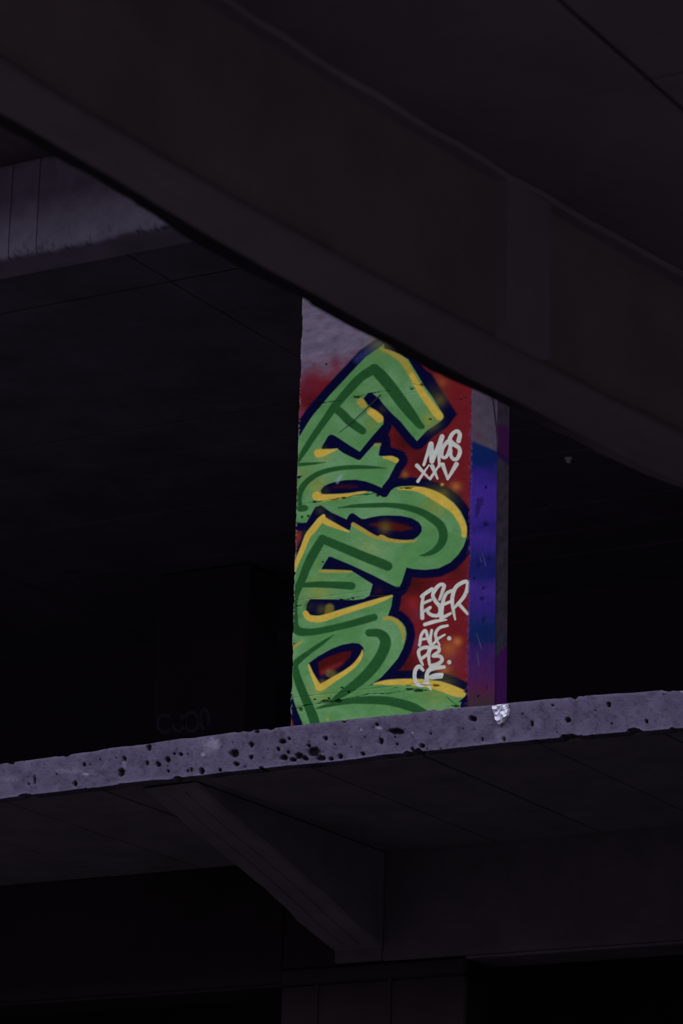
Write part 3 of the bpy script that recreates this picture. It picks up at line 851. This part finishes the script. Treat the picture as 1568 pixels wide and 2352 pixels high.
box('pillar_core', PX0 + 0.006, PX1 - 0.03, PY0 + 0.03, PY1 - 0.002, Z_FLOOR, Z_EDGE - 0.004, M_SLAB, pil, bev=0)

# shallower pier standing close behind the pillar, its side a little set back
nyb = 60
yb = np.linspace(PY1, 18.70, nyb)
BY, BZ = np.meshgrid(yb, np.linspace(9.78, Z_FLOOR, 500))
xb = PX1 - 0.012 - (BY - PY1) * 0.10
BP = np.stack([xb, BY, BZ], -1)
bx_, by_ = project(BP.reshape(-1, 3))
rear = pc(70, 64, 78) * (0.6 + 0.8 * fbm(bx_ / 10, (by_ + bx_ * .3) / 16, 63, 4))[:, None]
cr = Canvas(bx_, by_, (0, 0, 0))
cr.c = rear
i = np.arange(bx_.size)
cr.mix(i, np.clip((by_ - 965 - (bx_ - 1140) * .3) / 14, 0, 1) * np.clip((1052 + (bx_ - 1140) * 0.75 - by_) / 8, 0, 1) * .9, pc(84, 30, 96))
cr.stroke([(1136, 1036, 8), (1155, 1050, 9), (1185, 1078, 9)], pc(44, 40, 92), 3, .9)
cr.mix(i, np.clip((by_ - (1512 - (bx_ - 1132) * 1.15)) / 10, 0, 1) * .95, pc(80, 30, 104))
cr.stroke([(1136, 1500, 8), (1146, 1474, 10), (1158, 1448, 6)], pc(52, 72, 92), 5, .7)
cr.mix(i, np.clip((by_ - 1050) / 30, 0, 1) * np.clip((1143 - bx_) / 5, 0, 1) * .5, pc(34, 40, 72))
grid_obj('rear_pier', BP[::-1], M_PAINT, pil, True, cr.c.reshape(BY.shape + (3,))[::-1])
box('pier_core', PX0 + 0.1, PX1 - 0.05, PY1 - 0.001, 18.70, Z_FLOOR, Z_EDGE - 0.004, M_SLAB, pil, bev=0)


def tube(name, pts, r, mat, parent=None, n=8):
    pts = np.array(pts, float)
    rows = []
    tv = np.gradient(pts, axis=0)
    tv /= np.linalg.norm(tv, axis=1)[:, None]
    ref = np.array([0.31, 0.2, 0.93]) if abs(tv[0] @ np.array([0.31, 0.2, 0.93])) < 0.9 else np.array([1.0, 0, 0])
    s = np.cross(tv, ref)
    s /= np.linalg.norm(s, axis=1)[:, None]
    u = np.cross(tv, s)
    rr = np.broadcast_to(np.asarray(r, float), (len(pts),))[:, None]
    for k in range(n):
        a = 2 * math.pi * k / n
        rows.append(pts + (s * math.cos(a) + u * math.sin(a)) * rr)
    return grid_obj(name, np.array(rows), mat, parent, True, close=True)


# loose tie wire cast into the front face
wpts = [on_y(779 + (874 - 779) * t, 993 + (906 - 993) * t + 3 * math.sin(t * 3), PY0 - 0.004 - 0.012 * t) for t in np.linspace(0, 1, 14)]
tube('tie_wire', wpts, np.linspace(0.0012, 0.0045, 14), M_CABLE, pil)

# thin cable hanging at the pillar's back corner
cpts = [on_x(x, y, PX1 + 0.006) for x, y in smooth([(1131, 905), (1134, 930), (1137, 955), (1141, 985), (1143, 1010), (1142, 1032)], 6)]
thing(tube('hanging_cable', cpts, 0.0045, M_CABLE), 'thin dark cable hanging down the right side of the painted pillar', 'cable')

# crumpled silvery scrap stuck on the slab edge below the pillar
outl = [(1130, 1623), (1146, 1619), (1165, 1617), (1169, 1640), (1161, 1656), (1148, 1667), (1138, 1657), (1134, 1637)]
nu, nv = 34, 40
FU, FV = np.meshgrid(np.linspace(0, 1, nu), np.linspace(0, 1, nv))
yl = np.interp(FV, [0, .3, .6, .85, 1], [1130, 1133.5, 1136, 1143, 1147])
yr = np.interp(FV, [0, .3, .55, .8, 1], [1166, 1169, 1167, 1158, 1149])
fpx = yl + (yr - yl) * FU
fpy = 1621 - (FU * 5) * (1 - FV) + FV * 46
FP = np.array([[on_y(fpx[i, j], fpy[i, j], YF - 0.012) for j in range(nu)] for i in range(nv)])


def cells(u, v, seed):
    rs = np.random.RandomState(seed)
    pts = rs.rand(26, 2)
    h = rs.rand(26)
    sl = rs.rand(26, 2) - .5
    d = (u[..., None] - pts[:, 0]) ** 2 + ((v[..., None] - pts[:, 1]) * 1.2) ** 2
    k = d.argmin(-1)
    return h[k] * 0.012 + (u - pts[k, 0]) * sl[k, 0] * 0.14 + (v - pts[k, 1]) * sl[k, 1] * 0.18


FP[..., 1] -= cells(FU, FV, 4) + 0.008
ef = np.minimum(np.minimum(FU, 1 - FU), np.minimum(FV, 1 - FV))
FP[..., 1] += np.clip(0.06 - ef, 0, 1) * 0.3
FP[..., 1] = np.minimum(FP[..., 1], YF - 0.004)
foil = grid_obj('foil_scrap', FP[::-1], M_FOIL, None, False)
mod = foil.modifiers.new('thickness', 'SOLIDIFY')
mod.thickness = 0.003
mod.offset = 0
thing(foil, 'crumpled silvery white scrap stuck on the slab edge below the pillar', 'foil scrap')

# small pale fitting on the dark ceiling
fp = on_z(1305, 1052, Z_CEIL)
ft = empty('ceiling_fitting', (0, 0, 0))
thing(ft, 'small pale fitting on the dark ceiling right of the pillar', 'fitting')


def disc(name, c, r, z0, z1, mat, parent, n=16, taper=0.8):
    rows = []
    for rr, z in ((0.001, z1), (r, z1), (r, (z0 + z1) / 2), (r * taper, z0), (0.001, z0)):
        rows.append([(c[0] + rr * math.cos(2 * math.pi * k / n), c[1] + rr * math.sin(2 * math.pi * k / n), z) for k in range(n + 1)])
    return grid_obj(name, np.array(rows), mat, parent, False)


disc('mounting_plate', fp, 0.034, Z_CEIL - 0.012, Z_CEIL + 0.002, M_PALE, ft)
disc('cover', fp, 0.022, Z_CEIL - 0.045, Z_CEIL - 0.012, M_PALE, ft, taper=0.6)

# ------------------------------------------------------------------ foreground walkway: beam and deck
ZB, ZD = 6.0, 6.68
fb = empty('overhead_beam', (0, 0, 0))
thing(fb, 'broad dark concrete beam crossing the foreground diagonally in front of the pillar', 'beam')
low = np.array([on_z(x, y, ZB) for x, y in ((0, 308), (345, 507), (690, 704), (1100, 917), (1334, 1032), (1568, 1140))])
upp = np.array([on_z(x, y, ZB) for x, y in ((0, 140), (330, 330), (680, 540), (1000, 718), (1250, 832), (1568, 1000))])
cl = np.polyfit(low[:, 1], low[:, 0], 3)
cu = np.polyfit(upp[:, 1], upp[:, 0], 3)


def edge_x(c, pts, y):
    a, b = pts[0, 1], pts[-1, 1]
    p = np.poly1d(c)
    dp = p.deriv()
    mid = (pts[-1, 0] - pts[0, 0]) / (b - a)
    return np.where(y < a, p(a) + (y - a) * mid, np.where(y > b, p(b) + (y - b) * mid, p(np.clip(y, a, b))))


ys = np.concatenate([np.linspace(2.0, 7.0, 20), np.arange(7.05, 13.6, 0.02), np.linspace(13.7, 17.95, 16)])
xl, xu = edge_x(cl, low, ys), edge_x(cu, upp, ys)
ragg = (fbm(ys * 3, ys * 0, 77, 2) - .5) * 0.045 + np.clip(fbm(ys * 4, ys * 0 + 4, 78, 2) - .52, 0, 0.1) * 0.14
wav = (fbm(ys * 2.2, ys * 0 + 2, 79, 3) - .5) * 0.03
rows, tint = [], []
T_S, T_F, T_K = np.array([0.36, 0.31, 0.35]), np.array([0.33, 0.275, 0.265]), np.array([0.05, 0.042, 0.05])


def strip(x, z, c, nzz=0.0):
    rows.append(np.stack([x, ys, np.full_like(ys, 0) + z], -1))
    tint.append(np.ones((len(ys), 3)) * c)


rg = ragg * 0.9
strip_mix = np.clip((ys - 11.3) / 0.9, 0, 1)[:, None]      # the black strip along the arris turns to plain concrete further along
T_D = T_K * (1 - strip_mix) + T_S * 0.8 * strip_mix
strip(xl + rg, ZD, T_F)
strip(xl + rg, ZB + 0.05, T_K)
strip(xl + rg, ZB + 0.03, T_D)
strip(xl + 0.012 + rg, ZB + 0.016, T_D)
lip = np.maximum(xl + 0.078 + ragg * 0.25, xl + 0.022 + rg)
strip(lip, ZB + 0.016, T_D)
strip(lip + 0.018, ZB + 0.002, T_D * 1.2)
for k in range(1, 14):
    t = k / 14
    x = (lip + 0.022) * (1 - t) + (xu - 0.012) * t
    strip(x, ZB + (fbm(x * 6, ys * 3, 88, 3) - .5) * 0.008, T_S * np.ones((len(ys), 1)) * (0.8 + 0.4 * fbm(x * 8, ys * 1.2, 89, 4))[:, None])
strip(xu - 0.010 + wav * 0.3, ZB + 0.002, T_S * .8)
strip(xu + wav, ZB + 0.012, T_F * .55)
strip(xu + wav * 0.5, ZB + 0.03, T_F * .9)
for k in range(1, 10):
    t = k / 10
    z = ZB + 0.03 + (ZD - ZB - 0.03) * t
    strip(xu + (fbm(ys * 3, ys * 0 + z * 5, 90, 3) - .5) * 0.012, z, T_F * (0.85 + 0.3 * fbm(ys * 2, ys * 0 + z * 4, 91, 3))[:, None])
rows.append(np.stack([xu, ys, np.full_like(ys, ZD)], -1))
tint.append(np.ones((len(ys), 3)) * T_F)
grid_obj('beam_body', np.array(rows), M_BEAM, fb, False, np.array(tint), attr='tint', close=True)
# rib on the near face of the beam, and the seam it leaves under the beam
ra, rb = 10.665, 10.985
yr_ = np.array([ra, rb])
xr = edge_x(cu, upp, yr_)
rv, rf = [], []
for z in (ZB + 0.012, ZD):
    for (y, dx) in ((ra, -0.01), (ra + 0.012, 0.045), (rb - 0.012, 0.045), (rb, -0.01)):
        rv.append((float(edge_x(cu, upp, np.array([y]))[0]) + dx, y, z))
rf = [(0, 1, 5, 4), (1, 2, 6, 5), (2, 3, 7, 6), (3, 0, 4, 7), (0, 3, 2, 1), (4, 5, 6, 7)]
o = mesh_obj('rib', rv, rf, M_DECK, fb)
# ledge where beam meets deck
lv = []
yl_ = np.linspace(7.0, 17.9, 60)
xl_ = edge_x(cu, upp, yl_)
R = []
for dx, z in ((-0.01, ZD - 0.001), (-0.01, ZD - 0.03), (0.05, ZD - 0.022), (0.06, ZD - 0.001)):
    R.append(np.stack([xl_ + dx + (vnoise(yl_ * 7, yl_ * 0, 3) - .5) * 0.02, yl_, np.full_like(yl_, z)], -1))
grid_obj('haunch_ledge', np.array(R), M_DECK, fb, False, close=True)

dk_ = empty('overhead_deck', (0, 0, 0))
thing(dk_, 'dark panelled concrete deck above the foreground beam, filling the upper right', 'deck')
box('deck_body', -6.3, 4.4, -1.0, 17.95, ZD + 0.03, ZD + 0.25, M_DECK, dk_, bev=0.01)
dx_ = [-6.3, -4.69, -3.1, -1.5, 0.1, 1.7, 3.3, 4.4]
dy_ = [-1.0, 1.55, 3.7, 5.85, 8.0, 10.15, 12.3, 14.45, 17.94]
random.seed(9)
for a, b in zip(dx_[:-1], dx_[1:]):
    for c, d in zip(dy_[:-1], dy_[1:]):
        box('deck_panel', a + 0.008, b - 0.008, c + 0.008, d - 0.008, ZD + random.uniform(0, 0.008), ZD + 0.03, M_DECK, dk_, bev=0.007)

# put every Empty at the foot of its thing without moving the parts
bpy.context.view_layer.update()
for o in list(COL.objects):
    if o.type == 'EMPTY' and o.children:
        pts = np.array([tuple(c.matrix_world @ v.co) for c in o.children for v in list(c.data.vertices)[::max(1, len(c.data.vertices) // 400)]])
        lo, hi = pts.min(0), pts.max(0)
        base = ((lo[0] + hi[0]) / 2, (lo[1] + hi[1]) / 2, lo[2])
        o.location = base
        for c in o.children:
            c.matrix_parent_inverse = Matrix.Translation((-base[0], -base[1], -base[2]))
